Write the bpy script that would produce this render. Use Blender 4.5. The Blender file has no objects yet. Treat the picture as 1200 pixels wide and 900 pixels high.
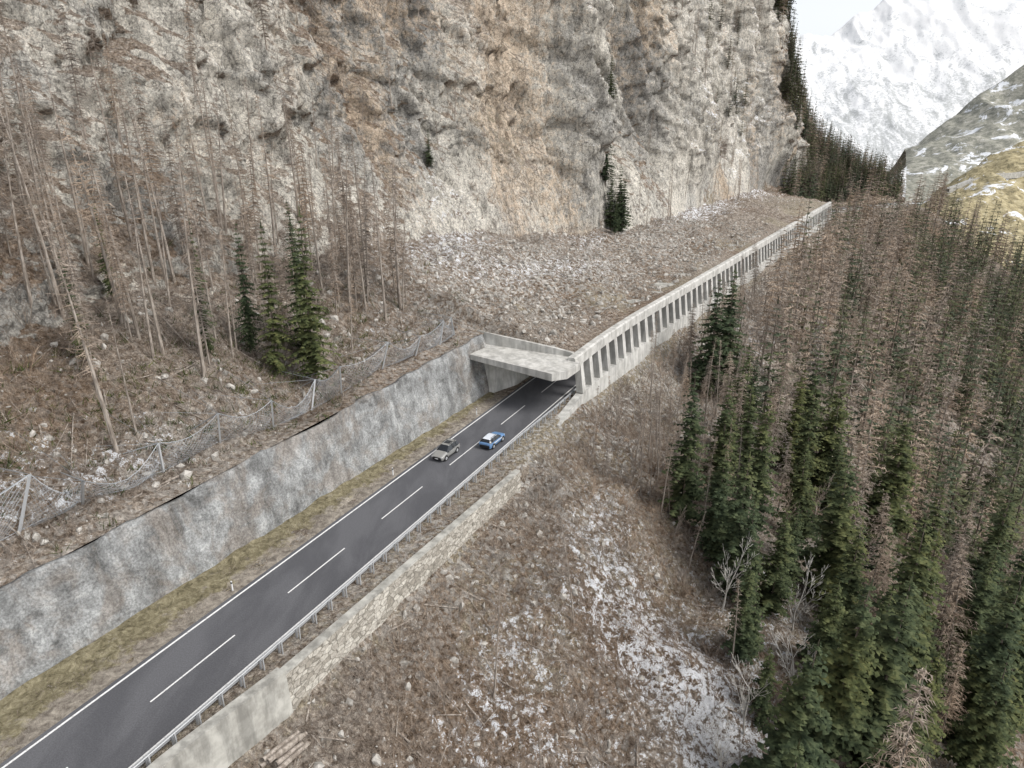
import bpy, bmesh, math, random, numpy as np
from mathutils import Vector, Matrix
from mathutils.bvhtree import BVHTree
R=random.Random(7); rng=np.random.default_rng(5)
scene=bpy.context.scene
rad=math.radians
# ------------------------------------------------------------ noise
def h3(i,j,k,seed):
    i=i.astype(np.int64);j=j.astype(np.int64);k=k.astype(np.int64)
    n=(i*374761393+j*668265263+k*2147483647+seed*1274126177)&0xffffffff
    n=((n^(n>>13))*1274126177)&0xffffffff
    n=((n^(n>>16))*2246822519)&0xffffffff
    n=n^(n>>15)
    return (n&0xffffff)/float(0xffffff)
def vn(x,y,z,seed=0):
    ix=np.floor(x);iy=np.floor(y);iz=np.floor(z)
    fx=x-ix;fy=y-iy;fz=z-iz
    fx=fx*fx*(3-2*fx);fy=fy*fy*(3-2*fy);fz=fz*fz*(3-2*fz)
    r=0
    for a in (0,1):
        for b in (0,1):
            for c in (0,1):
                w=(fx if a else 1-fx)*(fy if b else 1-fy)*(fz if c else 1-fz)
                r=r+w*h3(ix+a,iy+b,iz+c,seed)
    return r*2-1
def fbm(x,y,z,o=4,seed=0):
    r=0;a=.5
    for q in range(o):
        r=r+a*vn(x,y,z,seed+q*17);x=x*2.03+3.1;y=y*2.03+1.7;z=z*2.03+5.3;a*=.5
    return r
def cells(x,y,z,seed=0):
    ix=np.floor(x);iy=np.floor(y);iz=np.floor(z)
    best=np.full(x.shape,9e9);val=np.zeros(x.shape);tx=np.zeros(x.shape);tz=np.zeros(x.shape)
    for a in (-1,0,1):
        for b in (-1,0,1):
            for c in (-1,0,1):
                p=ix+a;q=iy+b;r=iz+c
                dx=p+h3(p,q,r,seed)-x;dy=q+h3(p,q,r,seed+1)-y;dz=r+h3(p,q,r,seed+2)-z
                d=dx*dx+dy*dy+dz*dz
                m=d<best
                best=np.where(m,d,best);val=np.where(m,h3(p,q,r,seed+3),val)
                tx=np.where(m,-dx*(h3(p,q,r,seed+4)-.5),tx);tz=np.where(m,-dz*(h3(p,q,r,seed+5)-.5),tz)
    return val*2-1+1.6*tx+1.6*tz
def sm(a,b,x):
    t=np.clip((x-a)/(b-a),0,1);return t*t*(3-2*t)
# ------------------------------------------------------------ road frame
S=np.arange(-80,1600,1.0)
Hd=np.radians(np.interp(S,[-80,80,112,355,425,440,530,1600],[26.5,26.5,31.5,31.5,62,62,0,0]))
i0=80
X=np.concatenate([[0],np.cumsum(np.sin(Hd[:-1]))]);Y=np.concatenate([[0],np.cumsum(np.cos(Hd[:-1]))])
X=X-X[i0]-33.84;Y=Y-Y[i0]+34.0
def mp(s,d,z=0.0):
    s=np.asarray(s,float);d=np.asarray(d,float)
    h=np.interp(s,S,Hd);x=np.interp(s,S,X);y=np.interp(s,S,Y)
    return np.stack(np.broadcast_arrays(x+d*np.cos(h),y-d*np.sin(h),np.asarray(z,float)),-1)
def inv(P):
    out_s=np.empty(len(P));out_d=np.empty(len(P))
    T=np.stack([X[::3],Y[::3]],1);Ts=S[::3];Th=Hd[::3]
    for c in range(0,len(P),4000):
        q=P[c:c+4000,:2]
        D=((q[:,None,:]-T[None])**2).sum(-1);i=D.argmin(1)
        v=q-T[i];h=Th[i]
        al=v[:,0]*np.sin(h)+v[:,1]*np.cos(h)
        out_s[c:c+4000]=Ts[i]+np.clip(al,-3,3)
        out_d[c:c+4000]=v[:,0]*np.cos(h)-v[:,1]*np.sin(h)
    return out_s,out_d
# ------------------------------------------------------------ mesh helpers
def mesh(name,V,F,mats,mi=None,smooth=False,parent=None,attrs=None,link=True):
    V=np.asarray(V,np.float32);F=np.asarray(F,np.int32)
    me=bpy.data.meshes.new(name);n=len(F);k=F.shape[1]
    me.vertices.add(len(V));me.vertices.foreach_set("co",V.ravel())
    me.loops.add(n*k);me.loops.foreach_set("vertex_index",F.ravel())
    me.polygons.add(n);me.polygons.foreach_set("loop_start",np.arange(0,n*k,k,dtype=np.int32))
    if mi is not None: me.polygons.foreach_set("material_index",np.asarray(mi,np.int32))
    me.polygons.foreach_set("use_smooth",np.full(n,smooth,bool))
    for m in (mats if isinstance(mats,list) else [mats]): me.materials.append(m)
    if attrs:
        for a,v in attrs.items():
            at=me.attributes.new(a,'FLOAT','POINT');at.data.foreach_set("value",np.asarray(v,np.float32).ravel())
    me.update(calc_edges=True);me.validate()
    if not link: return me
    ob=bpy.data.objects.new(name,me);scene.collection.objects.link(ob)
    if parent: ob.parent=parent
    return ob
def empty(name,loc=(0,0,0)):
    e=bpy.data.objects.new(name,None);e.location=loc;scene.collection.objects.link(e);return e
def gridF(nu,nv,off=0,closed=False):
    i=np.arange(nu-1)[:,None];m=nv if closed else nv-1
    j=np.arange(m)[None];j2=(j+1)%nv
    F=np.stack(np.broadcast_arrays(i*nv+j,(i+1)*nv+j,(i+1)*nv+j2,i*nv+j2),-1).reshape(-1,4)
    return F+off
def sweep(name,ss,sec,mat,parent=None,closed=True,smooth=False):
    V=[];k=None
    for s in ss:
        q=sec(s);k=len(q)
        V.append(mp(np.full(k,s),[a[0] for a in q],[a[1] for a in q]))
    V=np.concatenate(V);F=gridF(len(ss),k,0,closed)
    F=F.tolist()
    me=bpy.data.meshes.new(name)
    if closed:
        F.append(list(range(k-1,-1,-1)));b=(len(ss)-1)*k;F.append([b+i for i in range(k)])
    me.from_pydata(V.tolist(),[],F);me.materials.append(mat)
    for p in me.polygons:p.use_smooth=smooth
    me.validate()
    ob=bpy.data.objects.new(name,me);scene.collection.objects.link(ob)
    if parent: ob.parent=parent
    bm=bmesh.new();bm.from_mesh(me);bmesh.ops.recalc_face_normals(bm,faces=bm.faces);bm.to_mesh(me);bm.free()
    return ob
def prisms(name,L,mat,parent=None):
    V=np.concatenate(L);f=np.array([[0,3,2,1],[4,5,6,7],[0,1,5,4],[1,2,6,5],[2,3,7,6],[3,0,4,7]])
    F=np.concatenate([f+8*i for i in range(len(L))])
    return mesh(name,V,F,mat,parent=parent)
def boxsd(s0,s1,d0,d1,z0,z1,dt=0.0):
    return np.concatenate([mp([s0,s1,s1,s0],[d0,d0,d1,d1],[z0]*4),mp([s0,s1,s1,s0],[d0+dt,d0+dt,d1+dt,d1+dt],[z1]*4)])
def boxxyz(c,sz):
    x,y,z=c;a,b,h=sz[0]/2,sz[1]/2,sz[2]/2
    return np.array([[x-a,y-b,z-h],[x+a,y-b,z-h],[x+a,y+b,z-h],[x-a,y+b,z-h],[x-a,y-b,z+h],[x+a,y-b,z+h],[x+a,y+b,z+h],[x-a,y+b,z+h]])
# ------------------------------------------------------------ materials
class MT:
    def __init__(s,name,rough=.9,spec=.2,metal=0):
        s.m=bpy.data.materials.new(name);s.m.use_nodes=True;s.t=s.m.node_tree;s.n=s.t.nodes
        s.b=s.n["Principled BSDF"];s.b.inputs["Roughness"].default_value=rough
        s.b.inputs["Specular IOR Level"].default_value=spec;s.b.inputs["Metallic"].default_value=metal
        s.pos=s.n.new("ShaderNodeNewGeometry").outputs["Position"]
    def l(s,a,b): s.t.links.new(a,b)
    def obj(s): s.pos=s.n.new("ShaderNodeTexCoord").outputs["Object"]
    def scalev(s,v):
        n=s.n.new("ShaderNodeMapping");n.inputs["Scale"].default_value=v;s.l(s.pos,n.inputs["Vector"]);return n.outputs[0]
    def noise(s,sc,det=5,ro=.6,dist=0,v=None):
        n=s.n.new("ShaderNodeTexNoise");n.inputs["Scale"].default_value=sc;n.inputs["Detail"].default_value=det
        n.inputs["Roughness"].default_value=ro;n.inputs["Distortion"].default_value=dist
        s.l(v or s.pos,n.inputs["Vector"]);return n.outputs["Fac"]
    def vor(s,sc,feat='F1',v=None,out="Distance",rnd=1):
        n=s.n.new("ShaderNodeTexVoronoi");n.feature=feat;n.inputs["Scale"].default_value=sc;n.inputs["Randomness"].default_value=rnd
        s.l(v or s.pos,n.inputs["Vector"]);return n.outputs[out]
    def ramp(s,f,st,interp='LINEAR'):
        n=s.n.new("ShaderNodeValToRGB");n.color_ramp.interpolation=interp
        e=n.color_ramp.elements
        while len(e)<len(st):e.new(.5)
        for i,(p,c) in enumerate(st):
            e[i].position=p
            if not isinstance(c,(tuple,list)): c=(c,c,c)
            e[i].color=(*c,1)
        s.l(f,n.inputs[0]);return n.outputs[0]
    def mix(s,f,a,b,mode='MIX'):
        n=s.n.new("ShaderNodeMix");n.data_type='RGBA';n.blend_type=mode
        if isinstance(f,(int,float)): n.inputs[0].default_value=f
        else: s.l(f,n.inputs[0])
        for q,i in ((a,6),(b,7)):
            if isinstance(q,(tuple,list)): n.inputs[i].default_value=(*q,1)
            else: s.l(q,n.inputs[i])
        return n.outputs[2]
    def math(s,op,a,b=0.0,c=None,clamp=False):
        n=s.n.new("ShaderNodeMath");n.operation=op;n.use_clamp=clamp
        for i,q in enumerate((a,b,c)):
            if q is None: continue
            if isinstance(q,(int,float)): n.inputs[i].default_value=q
            else: s.l(q,n.inputs[i])
        return n.outputs[0]
    def attr(s,name):
        n=s.n.new("ShaderNodeAttribute");n.attribute_name=name;return n.outputs["Fac"]
    def col(s,c):
        if isinstance(c,(tuple,list)): s.b.inputs["Base Color"].default_value=(*c,1)
        else: s.l(c,s.b.inputs["Base Color"])
    def bump(s,h,dist=.1,st=1):
        n=s.n.new("ShaderNodeBump");n.inputs["Distance"].default_value=dist;n.inputs["Strength"].default_value=st
        s.l(h,n.inputs["Height"]);s.l(n.outputs[0],s.b.inputs["Normal"])
def concrete(name,c0,c1,stain=.5,sc=.6):
    m=MT(name,.85,.25)
    a=m.ramp(m.noise(sc,5,.65),[(.4,c0),(.6,c1)])
    st=m.ramp(m.noise(1.1,4,.6,v=m.scalev((1,1,.18))),[(.38,1-stain),(.56,1)])
    m.col(m.mix(1,a,st,'MULTIPLY'));return m.m
def plain(name,c,rough=.5,spec=.5,metal=0,var=.12,sc=3):
    m=MT(name,rough,spec,metal);m.obj()
    m.col(m.mix(m.noise(sc,3,.6),tuple(x*(1-var) for x in c),tuple(min(1,x*(1+var)) for x in c)));return m.m

M_conc=concrete("concrete",(.48,.47,.44),(.61,.60,.57),.30)
M_concd=concrete("weathered_concrete",(.34,.33,.30),(.50,.49,.45),.35)
def mk_shot():
    m=MT("shotcrete",.95,.1)
    n1=m.noise(.42,8,.74,.4)
    a=m.ramp(n1,[(.36,(.15,.15,.147)),(.45,(.25,.253,.25)),(.54,(.335,.342,.34)),(.66,(.45,.453,.445))])
    br=m.ramp(m.noise(.22,4,.7,.6),[(.48,0.),(.60,.5)])
    a=m.mix(br,a,(.25,.21,.175))
    st=m.ramp(m.noise(.8,4,.65,v=m.scalev((1,1,.10))),[(.38,.70),(.58,1.06)])
    f=m.ramp(m.noise(5,3,.75),[(.38,.68),(.62,1.2)])
    m.col(m.mix(1,m.mix(1,a,st,'MULTIPLY'),f,'MULTIPLY'));m.bump(n1,.5,.8);return m.m
M_shot=mk_shot()
def mk_masonry():
    m=MT("stone_masonry",.9,.2)
    mp_=m.n.new("ShaderNodeMapping");mp_.inputs["Rotation"].default_value=(0,0,rad(26.5));mp_.inputs["Scale"].default_value=(1.6,1.1,2.4);m.l(m.pos,mp_.inputs["Vector"]);v=mp_.outputs[0]
    c=m.vor(1.0,'F1',v,"Color",.8);e=m.vor(1.0,'DISTANCE_TO_EDGE',v,rnd=.8)
    sep=m.n.new("ShaderNodeSeparateColor");m.l(c,sep.inputs[0])
    a=m.ramp(sep.outputs[0],[(0,(.30,.275,.235)),(.5,(.44,.41,.36)),(1,(.58,.55,.49))])
    a=m.mix(m.ramp(e,[(.02,.8),(.08,0.)]),a,(.16,.145,.12))
    m.col(m.mix(1,a,m.ramp(m.noise(4,4,.7),[(.4,.7),(.6,1.1)]),'MULTIPLY'));return m.m
M_mas=mk_masonry()
def mk_asph():
    m=MT("asphalt",.82,.3)
    a=m.ramp(m.noise(.2,4,.6,.5,v=m.scalev((1.6,.5,1))),[(.4,(.088,.089,.097)),(.6,(.118,.119,.128))])
    m.col(m.mix(1,a,m.ramp(m.noise(9,3,.8),[(.35,.8),(.65,1.22)]),'MULTIPLY'));return m.m
M_asph=mk_asph()
def mk_paint():
    m=MT("road_paint",.6,.3);m.col(m.ramp(m.noise(5,3,.75),[(.36,(.45,.45,.45)),(.45,(.78,.78,.77)),(1,(.82,.82,.81))]));return m.m
M_paint=mk_paint()
def mk_verge():
    m=MT("verge_grass",1,.05)
    n=m.noise(1.3,7,.8,.5);b=m.noise(.5,4,.7)
    a=m.ramp(n,[(.36,(.080,.068,.044)),(.45,(.160,.140,.088)),(.54,(.240,.212,.138)),(.66,(.36,.325,.22))])
    gr=m.ramp(n,[(.38,(.15,.13,.112)),(.62,(.40,.36,.31))])
    f=m.math('ADD',m.attr("grav"),m.math('MULTIPLY_ADD',b,3.,-1.5))
    m.col(m.mix(m.ramp(f,[(.3,0.),(.7,.9)]),a,gr));m.bump(n,.25,.9);return m.m
M_verge=mk_verge()
def mk_terrain(name):
    m=MT(name,1,.08)
    A=m.noise(.55,6,.76,.5);B=m.noise(4.2,4,.8);C=m.noise(1.5,5,.82,.4)
    tone=m.attr("tone")
    r=m.ramp(m.math('ADD',tone,m.math('MULTIPLY_ADD',A,1.3,-.65)),[(.1,(.31,.30,.28)),(.32,(.455,.437,.40)),(.5,(.57,.54,.48)),(.72,(.69,.65,.58)),(1,(.52,.505,.47))])
    r=m.mix(m.ramp(m.math('ADD',m.attr("org"),m.math('MULTIPLY_ADD',A,2.4,-1.2)),[(.5,0.),(.95,.58)]),r,(.57,.42,.28))
    wob=m.n.new("ShaderNodeTexNoise");wob.inputs["Scale"].default_value=.6;wob.inputs["Detail"].default_value=2;m.l(m.pos,wob.inputs["Vector"])
    va=m.n.new("ShaderNodeVectorMath");va.operation='MULTIPLY_ADD';m.l(wob.outputs["Color"],va.inputs[0]);va.inputs[1].default_value=(2.6,2.6,2.6);m.l(m.scalev((1,1,.45)),va.inputs[2])
    e1=m.vor(.5,'DISTANCE_TO_EDGE',va.outputs[0])
    r=m.mix(1,r,m.ramp(e1,[(0,.5),(.06,1.)]),'MULTIPLY')
    st=m.noise(.35,4,.8,v=m.scalev((1,1,.16)))
    r=m.mix(1,r,m.ramp(st,[(.36,.60),(.48,1.),(.62,1.13)]),'MULTIPLY')
    r=m.mix(1,r,m.ramp(C,[(.36,.45),(.46,.92),(.6,1.18)]),'MULTIPLY')
    s=m.ramp(C,[(.36,(.082,.064,.051)),(.44,(.175,.141,.113)),(.51,(.278,.235,.195)),(.58,(.378,.33,.282)),(.66,(.53,.485,.43))])
    s=m.mix(1,s,m.ramp(tone,[(.25,(.85,.75,.66)),(.5,(1,.96,.92)),(.8,(1.15,1.15,1.14))]),'MULTIPLY')
    straw=m.ramp(B,[(.36,(.16,.136,.096)),(.64,(.45,.395,.29))])
    s=m.mix(m.ramp(m.math('ADD',m.attr("grass"),m.math('MULTIPLY_ADD',A,2.4,-1.2)),[(.45,0.),(.85,.8)]),s,straw)
    vc=m.vor(2.2,'F1',out="Color");sp=m.n.new("ShaderNodeSeparateColor");m.l(vc,sp.inputs[0])
    rub=m.math('MULTIPLY',m.ramp(sp.outputs[0],[(.50,0.),(.58,1.)]),m.attr("rubble"))
    s=m.mix(m.math('MULTIPLY',rub,.8),s,m.ramp(sp.outputs[1],[(0,(.28,.265,.245)),(1,(.60,.575,.535))]))
    rk=m.math('ADD',m.attr("rock"),m.math('MULTIPLY_ADD',A,2.2,-1.1))
    c=m.mix(m.ramp(rk,[(.38,0.),(.54,1.)]),s,r)
    c=m.mix(1,c,m.ramp(B,[(.36,.64),(.64,1.30)]),'MULTIPLY')
    sn=m.math('ADD',m.attr("snow"),m.math('MULTIPLY_ADD',A,1.6,-.8))
    sn=m.math('ADD',sn,m.math('MULTIPLY_ADD',C,3.2,-1.6))
    c=m.mix(m.ramp(sn,[(.62,0.),(.72,1.)]),c,(.80,.81,.84))
    m.col(c)
    m.bump(C,.7,1.)
    return m.m
M_ter=mk_terrain("cliff_and_talus")
def bark(name,c0,c1):
    m=MT(name,.95,.1);m.obj();m.col(m.ramp(m.noise(3,2,.7,v=m.scalev((1,1,.2))),[(.4,c0),(.6,c1)]))
    return m.m
def foliage(name,cols,t0=(.82,.86,.88),t1=(1.15,1.07,.92),h0=(.80,.87,.95),h1=(1.16,1.10,.95)):
    m=MT(name,.85,.15)
    inf=m.n.new("ShaderNodeObjectInfo").outputs["Random"]
    a=m.ramp(m.noise(1.1,2,.7),[(.36,cols[0]),(.5,cols[1]),(.64,cols[2])])
    t=m.mix(inf,t0,t1);a=m.mix(1,a,t,'MULTIPLY')
    a=m.mix(1,a,m.ramp(m.noise(.07,1,.6),[(.38,h0),(.62,h1)]),'MULTIPLY')
    m.col(a)
    return m.m
M_bark=bark("bark",(.12,.098,.080),(.25,.21,.175))
M_barkl=bark("pale_bark",(.21,.178,.15),(.40,.355,.31))
M_birch=bark("birch_bark",(.42,.40,.37),(.62,.60,.56))
M_sprucef=foliage("spruce_needles",[(.030,.041,.022),(.060,.077,.039),(.110,.127,.065)])
nt0=dict(t0=(.8,.82,.84),t1=(1.2,1.15,1.08),h0=(.88,.9,.94),h1=(1.12,1.06,1.0))
M_larchf=foliage("larch_twigs",[(.20,.162,.132),(.32,.27,.225),(.44,.385,.335)],**nt0)
M_far_s=foliage("hazed_spruce_needles",[(.040,.051,.034),(.072,.087,.056),(.118,.132,.086)])  # spruce greens lightened towards blue: distance haze painted into the colour
M_far_l=foliage("hazed_larch_twigs",[(.22,.185,.155),(.33,.285,.245),(.44,.39,.345)],**nt0)  # larch browns slightly paler and cooler, aerial haze put in the colour
M_twig=foliage("brush_twigs",[(.15,.115,.09),(.275,.226,.184),(.42,.365,.31)],**nt0)
M_green=foliage("brush_green",[(.03,.045,.015),(.06,.08,.03),(.11,.12,.05)])
M_galv=plain("galvanised_steel",(.44,.45,.46),.5,.5,.2,.15,2)
M_wire=plain("wire",(.34,.36,.38),.6,.4,.2)
# ------------------------------------------------------------ LEFT TERRAIN
def wb(s): return np.interp(s,[-80,0,73,80],[-7.0,-6.0,-3.4,-3.3])
def wz(s): return np.interp(s,[-80,0,40,77],[7.4,7.5,8.0,9.2])
sv=np.concatenate([np.arange(-45,255,.56),np.arange(255,380,1.1),np.arange(380,560,2.)])
sv=np.unique(np.concatenate([sv,[77.3,78.6]]))
keys=[-45,0,60,77.3,78.6,95,140,180,260,350,354,400,440,490,560]
tf=[0,.035,.10,.175,.27,.47,.74,1.0]
Pd=[[None,None,None,None,9.3,9.3,9.3,9.3,9.3,9.3,-2,-2,-2,-2,-2],
    [-14,-13,-12,-10,4,3,3,3,3,3,-6,-6,-6,-6,-8],
    [-23,-21,-20,-18,-12,-11,-9,-8,-8,-8,-12,-12,-12,-12,-12],
    [-30,-30,-31,-32,-32,-32,-27,-23,-24,-22,-22,-20,-20,-20,-20],
    [-38,-38,-40,-40,-39,-38,-32,-28,-31,-28,-28,-26,-30,-28,-26],
    [-64,-64,-62,-58,-57,-54,-43,-36,-42,-36,-35,-38,-45,-38,-36],
    [-106,-104,-98,-88,-86,-80,-62,-52,-60,-48,-48,-58,-60,-52,-48],
    [-190,-180,-160,-140,-138,-130,-105,-95,-95,-80,-80,-90,-78,-66,-60]]
Pz=[[None,None,None,None,7.3,7.2,7.1,7.1,7.1,7.1,.3,.3,.3,.3,-60],
    [8.3,8.6,9.0,9.8,8.6,8.2,7.9,7.9,7.9,7.9,2,2,2,1,-60],
    [14,14,14.5,15,13,12.4,10.5,9.6,9.5,9.5,6,6,5,2,-60],
    [20,20,21,21.5,21.5,20.5,15,12,12,12,12,12,8,3,-60],
    [34,34,37,39,39,40,36,36,36,38,38,28,14,3,-60],
    [74,74,76,80,80,84,84,84,80,80,80,54,20,2,-60],
    [136,136,140,148,148,152,150,150,145,135,132,84,30,-6,-70],
    [220,220,225,232,232,235,232,225,215,190,185,110,30,-30,-80]]
PD=[];PZ=[]
for i in range(8):
    if i==0:
        kd=[wb(-45)-2.3,wb(0)-2.3,wb(60)-2.3,wb(77)-2.3]+Pd[0][4:];kz=[wz(-45)-.12,wz(0)-.12,wz(60)-.12,wz(77)-.12]+Pz[0][4:]
    else: kd=Pd[i];kz=Pz[i]
    PD.append(np.interp(sv,keys,kd));PZ.append(np.interp(sv,keys,kz))
PD=np.array(PD);PZ=np.array(PZ)
tv=np.concatenate([np.linspace(0,.30,116,endpoint=False),np.linspace(.30,.74,150,endpoint=False),np.linspace(.74,1,28)])
ns,nt=len(sv),len(tv)
D=np.empty((ns,nt));Z=np.empty((ns,nt))
for i in range(ns):
    D[i]=np.interp(tv,tf,PD[:,i]);Z[i]=np.interp(tv,tf,PZ[:,i])
SS=np.repeat(sv[:,None],nt,1)
P=mp(SS,D,Z)
x,y,z=P[...,0],P[...,1],P[...,2]
farf=sm(385,430,SS)
hgt=sm(.165,.30,tv)[None]*(1-.75*farf)
hl=np.maximum(hgt,.6*sm(.10,.2,tv)[None]*sm(75,40,SS))
big=fbm(x*.022,y*.022,z*.008,3,3)*16*hgt
butt=(12*np.exp(-((SS-160)/12)**2)-10*np.exp(-((SS-205)/24)**2)+6*np.exp(-((SS-255)/16)**2)-7*np.exp(-((SS-300)/20)**2)+12*np.exp(-((SS-365)/25)**2)-7*np.exp(-((SS-105)/20)**2)+4*np.exp(-((SS-60)/14)**2))*hgt
nA=fbm(x*.05,y*.05,z*.03,4,131);nB=fbm(x*.09,y*.09,z*.05,4,151)
def fr(t): return t-np.floor(t)
def tri(t): return np.abs(2*fr(t)-1)
rib=(tri((SS+z*.16+nA*26)/19)-.5)*6.5*hgt
rib2=(tri((SS*1.0-z*.22+nB*16)/7.3+.3)-.5)*2.3*hl
saw=(fr((z+SS*.45+nB*26)/13)-.5)*-1.9*hgt
saw2=(fr((z-SS*.55+nA*19)/4.6)-.5)*-.7*hl
mod=sm(-.3,.3,fbm(x*.03,y*.03,z*.02,3,171))
mod2=sm(-.3,.2,fbm(x*.04,y*.04,z*.03,3,181))
c2=cells(x*.25,y*.25,z*.10,15)*.75*hl
c3=cells(x*.7,y*.7,z*.4,25)*.45*(hl*.9+.02)
fine=fbm(x*.4,y*.4,z*.22,4,55)*1.8*hl
edge=sm(0,.03,tv)[None]
soil=(fbm(x*.12,y*.12,z*.0,4,8)*2.4+fbm(x*.6,y*.6,z*.6,4,9)*1.0)*edge*(1-hgt*.5)
D2=D+big+butt+rib*(.5+.5*mod)+saw*mod2+rib2*(1.15-.5*mod)+saw2*(1-.7*mod2)+c2+c3+fine
Z2=Z+soil*(1+farf)
P=mp(SS,D2,Z2)
du=np.gradient(P,axis=0);dv=np.gradient(P,axis=1)
N=np.cross(dv,du);N/=np.linalg.norm(N,axis=-1,keepdims=True)+1e-9
nz=np.abs(N[...,2])
def g(s0,d0,rs,rd,a): return a*np.exp(-((SS-s0)/rs)**2-((D2-d0)/rd)**2)
veg=fbm(x*.05,y*.05,z*.03,4,90)
rock=sm(.85,.40,nz)*sm(.10,.22,tv)[None]
rock=np.clip(rock-.40*sm(.05,.3,veg)-.10*sm(60,0,SS)+.30*sm(120,180,SS)*hgt,0,1)
rock=rock*(1-.9*farf)
talus=g(100,-20,26,13,1)+g(165,-14,50,11,.9)
rock=np.clip(rock+.32*talus,0,1)
snow=g(92,-25,16,9,.54)+g(8,-20,9,6,.42)+g(20,-14,14,4,.45)+g(128,-10,18,8,.44)+g(150,-22,16,8,.46)+g(240,-20,60,8,.44)+g(330,-30,30,20,.36)+g(108,-32,10,8,.45)+g(60,-14,14,4,.30)+g(105,-14,16,6,.40)
snow=snow*sm(.25,.6,nz)
snow=snow+.22*sm(150,260,SS)*sm(.3,.6,nz)
rubble=np.clip(g(100,-18,30,14,1)+g(160,-10,60,12,1)+.25+g(20,-12,60,6,.3),0,1)
grass=np.clip(sm(-.1,.3,vn(x*.06,y*.06,z*.06,44))*.55+.3*np.exp(-((D2-4)/7)**2)+.35*sm(.2,.5,veg)-.4*talus,0,1)
tone=np.clip(.5+fbm(x*.035,y*.035,z*.02,4,610)*1.2+.10*sm(180,240,SS)+.22*talus,0,1)
org=np.clip(.44+fbm(x*.04,y*.04,z*.010,4,620)*1.6-.3*talus,0,1)
left=mesh("cliff_terrain",P.reshape(-1,3),gridF(ns,nt)[:,::-1],M_ter,smooth=True,
   attrs=dict(rock=rock,snow=snow,rubble=rubble,grass=grass,tone=tone,org=org))
# ------------------------------------------------------------ RIGHT TERRAIN
def stepgrid(a,b,s0,gr,lim):
    o=[a];s=s0;
    while o[-1]<b:
        o.append(o[-1]+s)
        if o[-1]>lim: s*=gr
    return np.array(o)
A=stepgrid(-70,5200,.8,1.035,210);B=stepgrid(-16,2600,.75,1.045,95)
hh=rad(29);ua=np.array([math.sin(hh),math.cos(hh)]);ub=np.array([math.cos(hh),-math.sin(hh)])
AA,BB=np.meshgrid(A,B,indexing='ij')
gx=-33.84+AA*ua[0]+BB*ub[0];gy=34+AA*ua[1]+BB*ub[1]
rs_,rd_=inv(np.stack([gx.ravel(),gy.ravel()],1))
rs_=rs_.reshape(gx.shape);rd_=rd_.reshape(gx.shape)
def dwf(s): return np.interp(s,[-80,4.6,13.6,52.7,58,72,80,352,360],[9.4,9.9,11.0,12.5,11.6,10.4,11.0,11.0,9])
def drf(s): return np.interp(s,[-80,14,15,52.5,56,78,80,350,356],[3.0,2.8,2.5,2.0,.5,.4,1.7,2.0,.3])
def zright(s,d,x,y):
    q=d-dwf(s);L=150.
    qq=np.clip(q,0,None)
    zz=-L*(1-np.exp(-.74*qq/L))
    zz=zz-drf(s)*sm(-.35,.05,q)
    w1=np.clip(q/10,0,1);w2=np.clip(q/40,0,1)
    zz=zz+fbm(x*.045,y*.045,x*0,4,200)*6.5*w1+fbm(x*.012,y*.012,x*0,3,210)*14*w2
    zz=zz+fbm(x*.35,y*.35,x*0,4,220)*1.4*np.clip(q/2,.03,1)+cells(x*.55,y*.55,x*0,230)*.22*np.clip(q/2,0,1)
    zz=zz+np.clip(d-420,0,None)*.35*(s<400)
    zz=np.where(q<-.3,-.07+fbm(x*.8,y*.8,x*0,3,4)*.05*sm(8.2,9,d),zz)
    zz=np.where(d<-8,-1.2,zz)
    return zz-175*sm(455,640,s)*np.where(zz<-60,np.clip(1+(zz+60)/110,.15,1),1)
gz=zright(rs_,rd_,gx,gy)
SS=rs_;D2=rd_
snow2=g(47,29,9,8,.58)+g(42,40,9,8,.58)+g(36,50,9,9,.52)+g(33,21,9,4,.42)+g(58,22,10,5,.42)+g(62,42,12,9,.45)+g(150,22,50,8,.34)+g(330,20,70,14,.4)+g(25,28,10,8,.42)+g(88,14,14,3,.34)+g(12,24,8,6,.38)
far_sn=.3*sm(560,700,SS)
near=(D2<13)
rub2=np.clip(.35+g(70,17,25,8,.9)+g(120,15,60,6,1.0)+.4*vn(gx*.1,gy*.1,gx*0,5),0,1)
gr2=np.clip(.1+.5*sm(-.1,.4,vn(gx*.07,gy*.07,gx*0,6)),0,1)+near*.4
rk2=.0+.42*np.exp(-((D2-14)/4)**2)*sm(75,85,SS)*(SS<350)
rk2=np.where(D2<12,-.5,rk2)
tone2=np.clip(.5+fbm(gx*.05,gy*.05,gx*0,4,610)*1.5+.12*np.exp(-((D2-15)/6)**2),0,1)
right=mesh("ground_terrain",np.stack([gx,gy,gz],-1).reshape(-1,3),gridF(len(A),len(B)),M_ter,smooth=True,
   attrs=dict(rock=rk2,snow=snow2+far_sn,rubble=rub2,grass=gr2,tone=tone2,org=gx*0+.2))
right.data.flip_normals()
def bvh(ob):
    me=ob.data;v=np.empty(len(me.vertices)*3,np.float32);me.vertices.foreach_get("co",v);v=v.reshape(-1,3)
    f=np.empty(len(me.polygons)*4,np.int32);me.loops.foreach_get("vertex_index",f)
    return BVHTree.FromPolygons(v.tolist(),f.reshape(-1,4).tolist())
BL=bvh(left);BR=bvh(right)
def drop(s,d,side=None):
    p=mp(s,d,0.0)
    for B_ in ((BL,) if side=='L' else (BR,) if side=='R' else (BL,BR)):
        h=B_.ray_cast(Vector((p[0],p[1],600)),Vector((0,0,-1)))
        if h[0] is not None: return h[0],h[1]
    return None,None
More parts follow.
